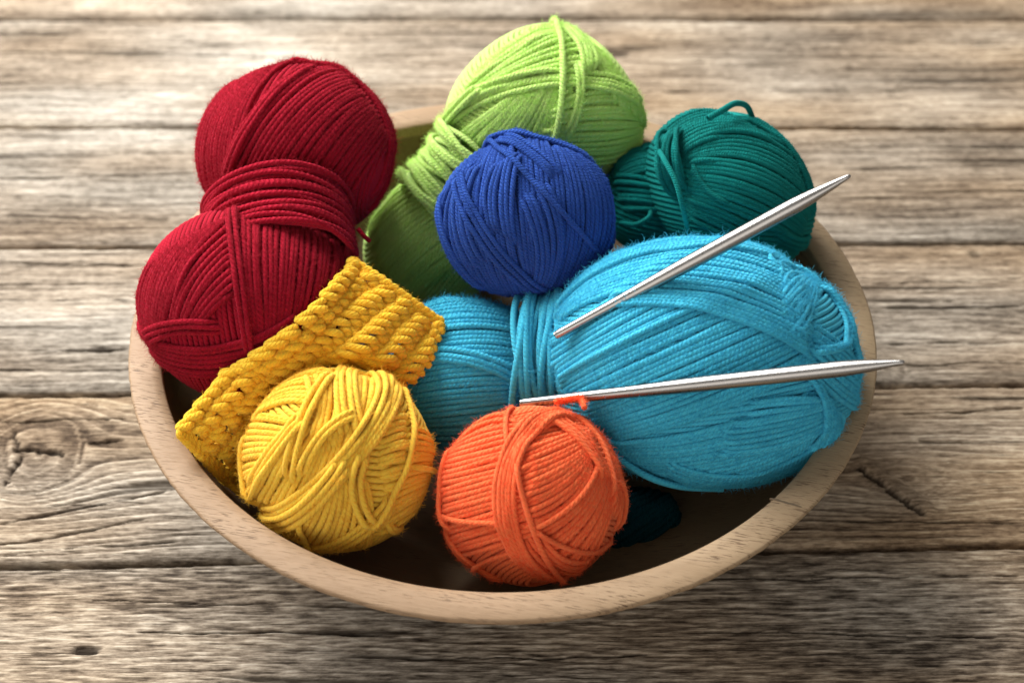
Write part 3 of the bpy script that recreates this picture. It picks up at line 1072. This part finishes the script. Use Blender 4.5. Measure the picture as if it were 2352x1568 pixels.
# ---- blue ball
def zb(x, y):
    return (828 + x * .42, 28 + y * .42)


L = Lobe(1213, 501, .103, 217, 194, 195, 0, .0021, 2.4)
BLUE = L
T = new_thing('yarn_ball', L, 'royal blue ball of yarn in the middle of the bowl', 'yarn ball', GB)
b = L.base((1, .1, .1))
core(L, b, YM['blue'], T, 'wound_core')
S = []
S += L.bundle([zb(590, 820), zb(450, 1060), zb(600, 1480)], [zb(830, 690), zb(810, 1100), zb(900, 1530)], 16, ext=20)
S += L.bundle([zb(845, 690), zb(850, 1080), zb(930, 1530)], [zb(1290, 850), zb(1390, 1080), zb(1180, 1480)], 24, ext=20)
S += L.bundle([zb(870, 1010), zb(960, 1250), zb(940, 1490)], [zb(1010, 930), zb(1100, 1220), zb(1020, 1500)], 6, ext=10)
S += L.bundle([zb(620, 860), zb(560, 1100), zb(640, 1350)], n=4, ext=14)
S += L.bundle([zb(760, 830), zb(690, 1000), zb(720, 1180)], [zb(870, 800), zb(830, 1000), zb(850, 1240)], 5, ext=12)
S += L.bundle([zb(740, 710), zb(900, 760), zb(1060, 900)], n=3, ext=10)
S += L.bundle([zb(700, 710), zb(900, 900), zb(1110, 1110)], n=1, ext=48)
S += L.bundle([zb(720, 690), zb(980, 690), zb(1260, 800)], n=3, ext=14)
S += L.bundle([zb(560, 920), zb(640, 1140), zb(960, 1490)], n=3, ext=16)
S += L.bundle([zb(440, 1020), zb(500, 1300), zb(640, 1480)], n=2, ext=16)
put_strands(S, YM['blue'], T, 8, .0018)
fuzz(S, 13000, FM['blue'], T, (.0005, .0022))


# ---- skeins
def waist(A, B, mat, root, n, r0, flare, half, dia, squash=1.0, layers=2, shift=0.0, name='waist_wrap', centre=None, axis=None):
    """strands wound round the waist between two lobes: circles across the axis"""
    ax = unit(B.C - A.C) if axis is None else unit(axis)
    mid = (A.C + B.C) / 2 + ax * shift if centre is None else centre
    e3 = unit(-FW - ax * (-FW @ ax))
    e2 = np.cross(ax, e3)
    acc = Acc()
    trs = []
    for ly in range(layers):
        for k in range(n):
            s = (k - (n - 1) / 2) / max(1, (n - 1) / 2) * half
            s += rng.normal(0, dia * .12)
            m = 90
            th = np.linspace(0, 2 * np.pi, m, endpoint=False)
            tilt = rng.normal(0, .0016) + .0012
            q = rng.uniform(0, 6.28, 2)
            st = s + tilt * np.sin(th + q[0]) + dia * .25 * np.sin(3 * th + q[1])
            rr = r0 + flare * (s / half) ** 2 + ly * dia * .8 + rng.normal(0, dia * .10)
            P = mid + st[:, None] * ax + (rr * np.cos(th))[:, None] * e3 + (rr * squash * np.sin(th))[:, None] * e2
            Nn = np.cos(th)[:, None] * e3 + np.sin(th)[:, None] * e2
            if ly < layers - 1:
                acc.tube(P[::2], Nn[::2], dia / 2, 6, True)
            else:
                trs.append((P, Nn, dia / 2 * (1 + rng.normal(0, .04)), True, None))
    # wound core that closes the inside of the waist
    ss = np.linspace(-half * .9, half * .9, 9)
    Pc = mid + ss[:, None] * ax
    acc.tube(Pc, np.tile(e3, (9, 1)), r0 - dia * .3 + flare * (ss / half) ** 2, 28, False)
    w = acc.build(name, mat, root)
    put_strands(trs, mat, w, 8, .0018)
    return trs


# turquoise skein
def zt(x, y):
    return (1223 + x * .39, 376 + y * .39)


def blunt(p):
    q = p.copy()
    q[..., 0] = p[..., 0] * (1 + .05 * p[..., 0])
    return q


R_ = Lobe(1608, 832, .076, 372, 296, 292, -8, .0021, 2.4)
L_ = Lobe(1070, 862, .056, 190, 176, 176, -4, .0021, 1.6)
TURQ, TURQL = R_, L_
T = new_thing('yarn_skein', R_, 'large turquoise skein with a wound waist, lying under both needles', 'yarn skein', GS)
mt = YM['turquoise']
b = R_.base((-.3, .9, .2))
c = core(R_, b, mt, T, 'lobe')
S = []
# main diagonal field, from the waist up to the right
S += R_.bundle([zt(120, 1010), zt(500, 800), zt(900, 560)], [zt(200, 1230), zt(640, 980), zt(1250, 720)], 9, ext=14)
S += R_.bundle([zt(205, 1240), zt(650, 1000), zt(1260, 740)], [zt(560, 1600), zt(1080, 1440), zt(1640, 1180)], 18, ext=14)
S += R_.bundle([zt(480, 1620), zt(1000, 1560), zt(1500, 1400)], [zt(700, 1840), zt(1100, 1850), zt(1560, 1660)], 9, ext=16)
# fan at the low right, curling into the end hole
S += R_.bundle([zt(1280, 1400), zt(1460, 1370), zt(1650, 1370)], [zt(1150, 1690), zt(1420, 1650), zt(1720, 1520)], 9, ext=10)
S += R_.bundle([zt(900, 1760), zt(1300, 1800), zt(1700, 1620)], [zt(900, 1850), zt(1250, 1890), zt(1720, 1720)], 5, ext=14)
# right end
S += R_.bundle([zt(1690, 1000), zt(1800, 1080), zt(1890, 1180)], [zt(1650, 1250), zt(1780, 1370), zt(1900, 1440)], 9, ext=14)
S += R_.bundle([zt(1640, 1300), zt(1680, 1480), zt(1640, 1640)], [zt(1760, 1440), zt(1800, 1540), zt(1740, 1660)], 5, ext=12)
# upper field: over the top and down to the right end
S += R_.bundle([zt(180, 830), zt(700, 520), zt(1450, 600)], [zt(250, 860), zt(780, 740), zt(1540, 960)], 12, ext=12)
S += R_.bundle([zt(360, 640), zt(800, 410), zt(1300, 440)], [zt(250, 760), zt(740, 530), zt(1400, 560)], 7, ext=14)
S += R_.bundle([zt(520, 790), zt(1000, 800), zt(1560, 1010)], [zt(500, 850), zt(1000, 880), zt(1580, 1130)], 5, ext=8, jit=.3)
# chevron of strands turning round the end
S += R_.bundle([zt(1450, 660), zt(1560, 600), zt(1680, 590)], [zt(1560, 960), zt(1650, 800), zt(1720, 640)], 9, ext=16, press=.0012)
S += R_.bundle([zt(1640, 560), zt(1780, 780), zt(1620, 1120)], [zt(1720, 640), zt(1830, 860), zt(1740, 1080)], 4, ext=14)
S += R_.bundle([zt(1770, 720), zt(1870, 960), zt(1900, 1180)], n=3, ext=14)
put_strands(S, mt, c, 8, .0019)
SF = list(S)
b = L_.base((.1, .95, .2))
c = core(L_, b, mt, T, 'lobe')
S = []
S += L_.bundle([(1245, 700), (1080, 668), (930, 720)], [(1240, 800), (1070, 752), (905, 800)], 9, ext=18)
S += L_.bundle([(1240, 800), (1070, 756), (905, 810)], [(1235, 960), (1060, 1010), (900, 1010)], 17, ext=18)
S += L_.bundle([(1225, 905), (1050, 822), (910, 838)], n=3, ext=14)
put_strands(S, mt, c, 8, .0019)
SF += S
S = waist(L_, R_, mt, T, 9, .0245, .0015, .0095, .0025, 1.0, 2, centre=at_t(1268, 824, .735), axis=R_.C - L_.C + np.array([0, 0, -.004]))
SF += S
# a loop hanging off the underside
free_tube([at_t(1405, 1040, .700), at_t(1480, 1090, .699), at_t(1560, 1116, .702), at_t(1660, 1122, .708)], .0013, mt, T, m=24)
fuzz(SF, 36000, FM['turquoise'], T, (.001, .004), .00004, stray=60)


# red skein
def zr(x, y):
    return (282 + x * .51, 94 + y * .51)


U = Lobe(682, 352, .105, 232, 214, 220, 0, .0020, 2.4)
D = Lobe(572, 700, .086, 258, 234, 228, -8, .0020, 2.4)
REDL, REDU = D, U
T = new_thing('yarn_skein', D, 'dark red skein of two lobes leaning over the bowl side', 'yarn skein', GS)
mt = YM['red']
b = U.base((.9, -.3, .2))
c = core(U, b, mt, T, 'lobe')
S = []
S += U.bundle([zr(440, 240), zr(340, 420), zr(340, 640)], [zr(760, 90), zr(560, 330), zr(520, 600)], 20, ext=18)
S += U.bundle([zr(960, 110), zr(640, 310), zr(500, 560)], [zr(1190, 420), zr(1060, 620), zr(940, 800)], 26, ext=14)
S += U.bundle([zr(830, 130), zr(620, 320), zr(500, 540)], n=3, ext=18)
S += U.bundle([zr(940, 100), zr(1150, 290), zr(1170, 640)], [zr(860, 90), zr(1230, 330), zr(1225, 700)], 6, ext=20)
put_strands(S, mt, c, 8, .0017)
SF = list(S)
b = D.base((.9, .2, .2))
c = core(D, b, mt, T, 'lobe')
S = []
S += D.bundle([zr(130, 1000), zr(75, 1150), zr(110, 1320)], [zr(480, 800), zr(300, 1010), zr(200, 1260)], 15, ext=16)
S += D.bundle([zr(520, 790), zr(530, 1060), zr(570, 1330)], [zr(1000, 920), zr(960, 1130), zr(860, 1330)], 21, ext=16)
S += D.bundle([zr(480, 850), zr(300, 1050), zr(230, 1250)], [zr(500, 1130), zr(400, 1220), zr(340, 1300)], 9, ext=10)
S += D.bundle([zr(90, 1290), zr(350, 1380), zr(720, 1260)], [zr(160, 1450), zr(400, 1500), zr(760, 1400)], 9, ext=16)
S += D.bundle([zr(130, 1330), zr(260, 1290), zr(420, 1290)], n=3, ext=10)
S += D.bundle([zr(490, 800), zr(520, 1060), zr(560, 1340)], n=2, ext=18)
put_strands(S, mt, c, 8, .0017)
SF += S
ax = D.C - U.C
S = waist(U, D, mt, T, 13, .0268, .0012, .0125, .0021, .98, 2, centre=at_t(642, 540, .738), axis=ax + np.array([.022, 0, .0]))
SF += S
free_tube([at_t(822, 525, .735), at_t(836, 542, .735), at_t(848, 553, .738)], .0009, mt, T, 'loose_end', m=10)
fuzz(SF, 32000, FM['red'], T, (.0006, .0034), .00004, stray=14)


# green skein
def egg(p):
    q = p.copy()
    q[..., 0] = p[..., 0] * (1 - .20 * p[..., 1])
    q[..., 1] = p[..., 1] * (1 + .06 * np.clip(p[..., 1], 0, 1))
    return q


U = Lobe(1254, 250, .100, 232, 190, 200, -6, .0022, 2.3, deform=egg)
D = Lobe(1005, 555, .052, 178, 150, 165, 30, .0022, 1.8)
GRU, GRL = U, D
T = new_thing('yarn_skein', D, 'lime green skein at the back, partly hidden by the blue ball', 'yarn skein', GS)
mt = YM['green']
b = U.base((.2, .9, .3))
c = core(U, b, mt, T, 'lobe')
S = []
S += U.bundle([zb(560, 700), zb(660, 600), zb(780, 500)], [zb(1080, 690), zb(1120, 560), zb(1150, 420)], 14, ext=16)
S += U.bundle([zb(1120, 480), zb(1300, 440), zb(1520, 500)], [zb(1080, 800), zb(1280, 820), zb(1480, 740)], 11, ext=18)
S += U.bundle([zb(1240, 150), zb(1330, 300), zb(1400, 480)], [zb(1360, 240), zb(1490, 430), zb(1560, 620)], 6, ext=14)
S += U.bundle([zb(560, 470), zb(860, 240), zb(1180, 130)], [zb(480, 620), zb(830, 370), zb(1260, 300)], 10, ext=16)
S += U.bundle([zb(640, 300), zb(850, 150), zb(1040, 90)], [zb(600, 400), zb(860, 210), zb(1120, 120)], 5, ext=16)
S += U.bundle([zb(470, 640), zb(900, 385), zb(1500, 470)], n=4, ext=16)
S += U.bundle([zb(1060, 80), zb(1190, 180), zb(1230, 320)], [zb(1130, 70), zb(1270, 200), zb(1290, 330)], 4, ext=14)
S += U.bundle([zb(1200, 330), zb(1190, 480), zb(1110, 660)], n=2, ext=12)
S += U.bundle([zb(1060, 75), zb(1105, 260), zb(1050, 690)], n=1, ext=20, rs=1.15)
S += U.bundle([zb(450, 640), zb(560, 520), zb(640, 430)], n=2, ext=14)
put_strands(S, mt, c, 8, .002)
SF = list(S)
b = D.base((-.5, .8, .2))
c = core(D, b, mt, T, 'lobe')
S = []
S += D.bundle([zb(60, 1100), zb(220, 960), zb(460, 820)], [zb(260, 1580), zb(460, 1400), zb(700, 1250)], 17, ext=24)
put_strands(S, mt, c, 8, .002)
SF += S
S = waist(D, U, mt, T, 13, .0125, .003, .013, .0024, 1.0, 3, centre=at_t(1042, 408, .79), axis=U.C - D.C)
SF += S
fuzz(SF, 22000, FM['green'], T, (.0008, .0034), .00004)


# teal skein
def ze(x, y):
    return (1364 + x * .252, 207 + y * .252)


R_ = Lobe(1676, 438, .092, 222, 180, 190, -42, .0021, 2.4)
L_ = Lobe(1500, 462, .080, 122, 126, 112, -6, .0021, 2.0)
TEALR, TEALL = R_, L_
T = new_thing('yarn_skein', R_, 'dark teal skein tied at one end, behind the turquoise skein', 'yarn skein', GS)
mt = YM['teal']
b = R_.base((-.67, .74, .1))
c = core(R_, b, mt, T, 'lobe')
S = []
S += R_.bundle([ze(560, 480), ze(820, 240), ze(1150, 165)], [ze(820, 560), ze(1250, 380), ze(1760, 520)], 12, ext=12, wob=.012)
S += R_.bundle([ze(830, 560), ze(1280, 400), ze(1820, 620)], [ze(900, 650), ze(1420, 640), ze(1960, 1020)], 12, ext=12, wob=.012)
S += R_.bundle([ze(910, 660), ze(1430, 690), ze(1970, 1080)], [ze(880, 960), ze(1350, 1130), ze(1880, 1420)], 20, ext=12, wob=.012)
S += R_.bundle([ze(860, 980), ze(1150, 1080), ze(1500, 1250)], [ze(840, 1150), ze(1050, 1230), ze(1300, 1350)], 6, ext=10, wob=.012)
S += R_.bundle([ze(1700, 1330), ze(1880, 1400), ze(2040, 1420)], n=3, ext=12)
S += R_.bundle([ze(1500, 300), ze(1800, 560), ze(1990, 1000)], n=3, ext=20, wob=.012)
S += R_.bundle([ze(900, 640), ze(1010, 880), ze(1300, 1050)], n=1, ext=12)
put_strands(S, mt, c, 8, .0016)
SF = list(S)
b = L_.base((.1, .95, .3))
c = core(L_, b, mt, T, 'lobe')
S = []
S += L_.bundle([ze(720, 560), ze(420, 530), ze(170, 660)], [ze(760, 760), ze(480, 740), ze(180, 860)], 9, ext=14, wob=.02)
S += L_.bundle([ze(820, 960), ze(520, 880), ze(190, 850)], [ze(830, 1080), ze(540, 1070), ze(230, 1060)], 6, ext=14, wob=.02)
S += L_.bundle([ze(860, 960), ze(520, 840), ze(180, 820)], n=2, ext=12)
S += L_.bundle([ze(360, 500), ze(560, 520), ze(800, 600)], n=4, ext=10, wob=.02)
put_strands(S, mt, c, 8, .0016)
SF += S
S = waist(L_, R_, mt, T, 4, .0105, .001, .0032, .0021, 1.0, 2, centre=at_t(*ze(770, 660), .752), axis=R_.C - L_.C)
SF += S
tk = R_.k * FPX


def tp_(x, y, t):
    return at_t(*ze(x, y), t)


free_tube([tp_(600, 560, .742), tp_(650, 650, .729), tp_(740, 820, .724), tp_(800, 1020, .724), tp_(840, 1200, .732), tp_(860, 1300, .75)], .00108, mt, T)
free_tube([tp_(1040, 260, .742), tp_(1180, 180, .744), tp_(1290, 122, .748), tp_(1390, 145, .755), tp_(1440, 240, .762), tp_(1455, 300, .77)], .00125, mt, T, 'loose_loop')
free_tube([tp_(240, 1210, .765), tp_(380, 1225, .762), tp_(500, 1160, .762), tp_(520, 1090, .765)], .001, mt, T, 'loose_loop')
fuzz(SF, 12000, FM['teal'], T, (.0005, .0018), .000035)

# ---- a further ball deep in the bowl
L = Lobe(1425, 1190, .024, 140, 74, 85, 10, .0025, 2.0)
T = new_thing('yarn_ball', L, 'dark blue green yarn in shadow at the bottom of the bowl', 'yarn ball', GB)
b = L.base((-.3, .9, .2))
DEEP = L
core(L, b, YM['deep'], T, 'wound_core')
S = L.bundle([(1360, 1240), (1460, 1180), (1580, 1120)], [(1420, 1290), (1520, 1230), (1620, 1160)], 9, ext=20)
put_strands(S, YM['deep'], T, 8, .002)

# ------------------------------------------------------------------ the crocheted swatch
NET = [
    [(413, 985, .081), (452, 1020, .074), (505, 1075, .058), (560, 1112, .044)],
    [(548, 832, .092), (612, 858, .090), (672, 905, .076), (740, 965, .060)],
    [(690, 694, .101), (752, 742, .099), (835, 805, .092), (930, 858, .080)],
    [(806, 606, .104), (878, 652, .101), (950, 704, .094), (1016, 750, .086)],
]
NETP = np.array([[at_z(*p) for p in row] for row in NET])


def cr(P, t):
    """Catmull-Rom through rows of P (n,...) at t in 0..1 (array)"""
    n = len(P)
    P = np.concatenate([[2 * P[0] - P[1]], P, [2 * P[-1] - P[-2]]])
    x = np.clip(t, -.08, 1.08) * (n - 1)
    i = np.clip(np.floor(x).astype(int), 0, n - 2)
    f = (x - i).reshape((-1,) + (1,) * (P.ndim - 1))
    a, b, c, d = P[i], P[i + 1], P[i + 2], P[i + 3]
    return .5 * (2 * b + (-a + c) * f + (2 * a - 5 * b + 4 * c - d) * f * f + (-a + 3 * b - 3 * c + d) * f ** 3)


PUSH = [(YELLOW, .0035), (REDL, .003), (TURQL, .003), (TURQ, .003)]


def sheet0(u, v):
    rows = cr(NETP, np.atleast_1d(u))                    # m,4,3
    out = np.empty((len(rows), 3))
    for q in range(len(rows)):
        out[q] = cr(rows[q], np.atleast_1d(v)[q:q + 1])[0]
    # keep clear of the balls it lies on
    for lb, mg in PUSH:
        loc = (out - lb.C) @ lb.E.T
        Rr = lb.Rpx * lb.k + mg
        s = np.linalg.norm(loc / Rr, axis=1)
        ins = s < 1
        sc = np.where(ins, 1 / np.maximum(s, .3), 1)[:, None]
        out = lb.C + (loc * sc) @ lb.E
    return out


gu, gv = np.linspace(-.08, 1.08, 60), np.linspace(-.08, 1.08, 40)
GU, GV = np.meshgrid(gu, gv, indexing='ij')
GP = sheet0(GU.ravel(), GV.ravel()).reshape(60, 40, 3)
for _ in range(2):
    GP[1:-1, 1:-1] = (GP[1:-1, 1:-1] * 2 + GP[:-2, 1:-1] + GP[2:, 1:-1] + GP[1:-1, :-2] + GP[1:-1, 2:]) / 6
GN = unit(np.cross(np.gradient(GP, axis=0), np.gradient(GP, axis=1)))
if GN[30, 20] @ (-FW) < 0:
    GN = -GN


def samp(G, u, v):
    x = np.clip((u + .08) / 1.16 * 59, 0, 58.999)
    y = np.clip((v + .08) / 1.16 * 39, 0, 38.999)
    i, j = x.astype(int), y.astype(int)
    f, g = (x - i)[:, None], (y - j)[:, None]
    return (G[i, j] * (1 - f) + G[i + 1, j] * f) * (1 - g) + (G[i, j + 1] * (1 - f) + G[i + 1, j + 1] * f) * g


LU = np.linalg.norm(np.diff(GP[:, 10], axis=0), axis=1).sum() / 1.16
LV = np.linalg.norm(np.diff(GP[40], axis=0), axis=1).sum() / 1.16
print('swatch size', LU, LV)
o_ = sheet0(np.array([.4]), np.array([.5]))[0]
SWATCH = Node(empty('crocheted_swatch', o_, 'ribbed mustard yellow crocheted swatch draped between red skein and yellow ball', 'crochet swatch'), o_)


def smap(pu, pv, ph):
    """metres along, across and off the sheet -> world"""
    u, v = pu / LU, pv / LV
    P = samp(GP, u, v)
    Nn = unit(samp(GN, u, v))
    return P + Nn * ph[:, None], Nn


NR = 5
RS = LV / NR
PITCHS = .0048
NSt = int(LU / PITCHS)
mm = .001
swp = []
for r in range(NR + 1):
    vc = .0012 + r * RS * .965
    for i in range(NSt):
        uc = (i + .5 + (.4 if r % 2 else 0)) * PITCHS
        acc = Acc()
        jt = rng.normal(0, .00045, 3)
        sz = .84 * (1 + rng.normal(0, .07))
        lean = rng.normal(0, .35)

        def leg(ctrl, rad, m=13):
            C = np.array(ctrl, float) * mm * sz
            rad = rad * .90
            C[:, 0] += uc + jt[0]
            C[:, 1] += vc + jt[1]
            C = cr(C, np.linspace(0, 1, m))
            P, Nn = smap(C[:, 0], C[:, 1], C[:, 2])
            acc.tube(P, Nn, rad * np.clip(1 - .35 * np.abs(np.linspace(-1, 1, m)) ** 3, 0, 1), 9)
            swp.append((P, Nn, rad, False, None))
        w = RS / mm / .84
        # fat loop slanting over the crest
        leg([(-2.7, -3.8, -.6), (-2.0, -2.7, 1.5), (-.3, -.5 + lean, 2.8), (1.6, 1.7 + lean, 2.4), (2.5, 3.3, .2)], .00175)
        # the other leg of the stitch, on the near slope
        leg([(-1.8, 1.4, -.3), (-1.2, 2.6, 1.2), (-.2, 4.0 + lean, 1.5), (-.6, 5.2, .6), (-1.4, 6.0, -.4)], .0015)
        # back loop on the far slope
        leg([(-2.6, -4.0, -.4), (-.4, -3.4, .9), (2.0, -2.6, 1.6), (3.6, -1.4, 1.2)], .0016)
        if r < NR:
            # posts crossing the valley to the next ridge
            leg([(1.0, 2.2, .6), (1.4, w * .34, .6), (1.5, w * .50, .1), (1.2, w * .66, .2), (.8, w * .80, -.4)], .00165)
            leg([(-3.2, w * .52, -.9), (0, w * .5, -.6), (3.2, w * .52, -.9)], .0019, 6)
            leg([(-1.8, w * .20, -.3), (-1.5, w * .36, .1), (-1.6, w * .54, -.3), (-1.9, w * .78, -.9)], .0016)
        acc.build('stitch', YM['mustard'], SWATCH)
# border stitches round the edge
for (side, cnt) in (('end', NR * 3), ('start', NR * 3)):
    for i in range(cnt):
        acc = Acc()
        if side == 'start':
            a = (i + .5) / cnt * LV
            C = np.array([(1.5 * mm, a - 2.8 * mm, .4 * mm), (-1.2 * mm, a - 1.2 * mm, 1.6 * mm), (-1.8 * mm, a + .8 * mm, 1.7 * mm), (.6 * mm, a + 2.8 * mm, .4 * mm)])
        elif side == 'end':
            a = (i + .5) / cnt * LV
            C = np.array([(LU - 1.5 * mm, a - 2.6 * mm, .2 * mm), (LU + .6 * mm, a - 1.2 * mm, 1.5 * mm), (LU + 1.2 * mm, a + .8 * mm, 1.6 * mm), (LU - 1.2 * mm, a + 2.6 * mm, .2 * mm)])
        else:
            a = (i + .5) / cnt * LU
            C = np.array([(a - 3 * mm, -.2 * mm, -.8 * mm), (a - 1 * mm, -1.4 * mm, .2 * mm), (a + 1.2 * mm, -1.2 * mm, .9 * mm), (a + 3 * mm, .6 * mm, .6 * mm)])
        C = cr(C, np.linspace(0, 1, 11))
        P, Nn = smap(C[:, 0], C[:, 1], C[:, 2])
        acc.tube(P, Nn, .0014, 8)
        swp.append((P, Nn, .0014, False, None))
        acc.build('stitch', YM['mustard'], SWATCH)
free_tube([at_z(500, 1090, .048), at_z(512, 1105, .050), at_z(530, 1114, .050), at_z(552, 1132, .048), at_z(575, 1140, .042)], .0013, YM['mustard'], SWATCH, 'yarn_tail', m=20)
fuzz(swp, 24000, FM['mustard'], SWATCH, (.0006, .0022), .000035)

# ------------------------------------------------------------------ knitting needles


def needle(p0, p1, label, rad):
    """turned steel needle from its thin rear end to its point"""
    p0, p1 = np.array(p0), np.array(p1)
    t = unit(p1 - p0)
    Ln = np.linalg.norm(p1 - p0)
    node = Node(empty('knitting_needle', p0, label, 'knitting needle', 'steel knitting needles on the turquoise skein'), p0)
    s = np.concatenate([[0, .0008, .002], np.linspace(.006, Ln - .030, 30), np.linspace(Ln - .026, Ln - .0005, 22), [Ln]])
    f = s / Ln
    body = rad * (.60 + .40 * sstep(0.0, .55, f))
    x = np.clip((Ln - s) / .024, 0, 1)
    tip = .25 + .75 * (1 - (1 - x) ** 1.5)
    r = body * tip
    r[0], r[1] = body[0] * .78, body[0] * .95
    r[-1] = rad * .17
    P = p0 + s[:, None] * t
    nr = np.tile(unit(np.array([.02, -.3, 1.0])), (len(s), 1))
    cut = len(s) - 24

    def piece(a, b, name, capend):
        V, F, uv, _, _ = tube(P[a:b], nr[a:b], r[a:b], 32, False, caps=False)
        n = b - a
        ring = (n - 1) * 32 if capend else 0
        j = np.arange(32)
        cpt = P[b - 1] + t * .0002 if capend else P[a]
        V = np.concatenate([V, [cpt]])
        k = len(V) - 1
        q = np.stack([ring + j, ring + (j + 1) % 32, np.full(32, k), np.full(32, k)], -1)
        me_f = np.concatenate([F, q[:, [0, 1, 2, 3]]])
        me_f[-32:, 3] = me_f[-32:, 2]
        return V, F, q[:, :3], name
    for a, b, name, ce in ((0, cut + 1, 'shaft', False), (cut, len(s), 'point', True)):
        V, F, tri, nm = piece(a, b, name, ce)
        me = bpy.data.meshes.new(nm)
        me.from_pydata((V - p0).tolist(), [], F.tolist() + tri.tolist())
        me.polygons.foreach_set('use_smooth', np.ones(len(me.polygons), bool))
        me.materials.append(STEEL)
        o = bpy.data.objects.new(nm, me)
        scene.collection.objects.link(o)
        o.parent = node.o
    return node


def clearance(p0, p1, lobes, rad):
    q = np.linspace(0, 1, 120)[:, None]
    P = np.array(p0) * (1 - q) + np.array(p1) * q
    out = []
    for lb in lobes:
        loc = (P - lb.C) @ lb.E.T
        Rr = lb.Rpx * lb.k
        s = np.linalg.norm(loc / Rr, axis=1)
        out.append(((s - 1) * np.linalg.norm(loc, axis=1) / np.maximum(s, 1e-6) - rad).min())
    return min(out)


def depth_on(lb, px, py):
    """depth at which the view ray through a picture point meets a lobe"""
    d = ray(px, py)
    o = (CAM - lb.C) @ lb.E.T / (lb.Rpx * lb.k)
    v = d @ lb.E.T / (lb.Rpx * lb.k)
    A_, B_, C_ = v @ v, 2 * o @ v, o @ o - 1
    ds = B_ * B_ - 4 * A_ * C_
    return (-B_ - math.sqrt(max(ds, 0))) / (2 * A_)


RN = .0028
# upper needle: its rear end in the groove by the waist, point standing clear over the teal skein
t0 = depth_on(TURQ, 1290, 770) - .005
p0 = at_t(1276, 771, t0)
for t1 in np.arange(.78, .60, -.002):
    p1 = at_t(1953, 403, t1)
    if clearance(p0, p1, [TURQ, TEALR], RN * .8) > -.0022:
        break
print('needle 1 depths', t0, t1, clearance(p0, p1, [TURQ, TEALR], RN))
needle(p0, p1, 'steel knitting needle pointing up past the teal skein', RN)
# lower needle: across the skein, rear end behind the top of the orange ball
best = None
t0 = .700
for t1 in np.arange(.76, .62, -.002):
    a, b = at_t(1196, 926, t0), at_t(2077, 831, t1)
    best = (t0 + t1, a, b, t0, t1, clearance(a * .75 + b * .25, b, [TURQ], RN))
    if best[-1] > -.0035:
        break
print('needle 2', best[3:])
needle(best[1], best[2], 'steel knitting needle lying level just above the orange ball', RN)

print('tris', sum(len(o.data.loop_triangles) if o.data.loop_triangles else len(o.data.polygons) * 2 for o in bpy.data.objects if o.type == 'MESH'), 'objects', len(bpy.data.objects))
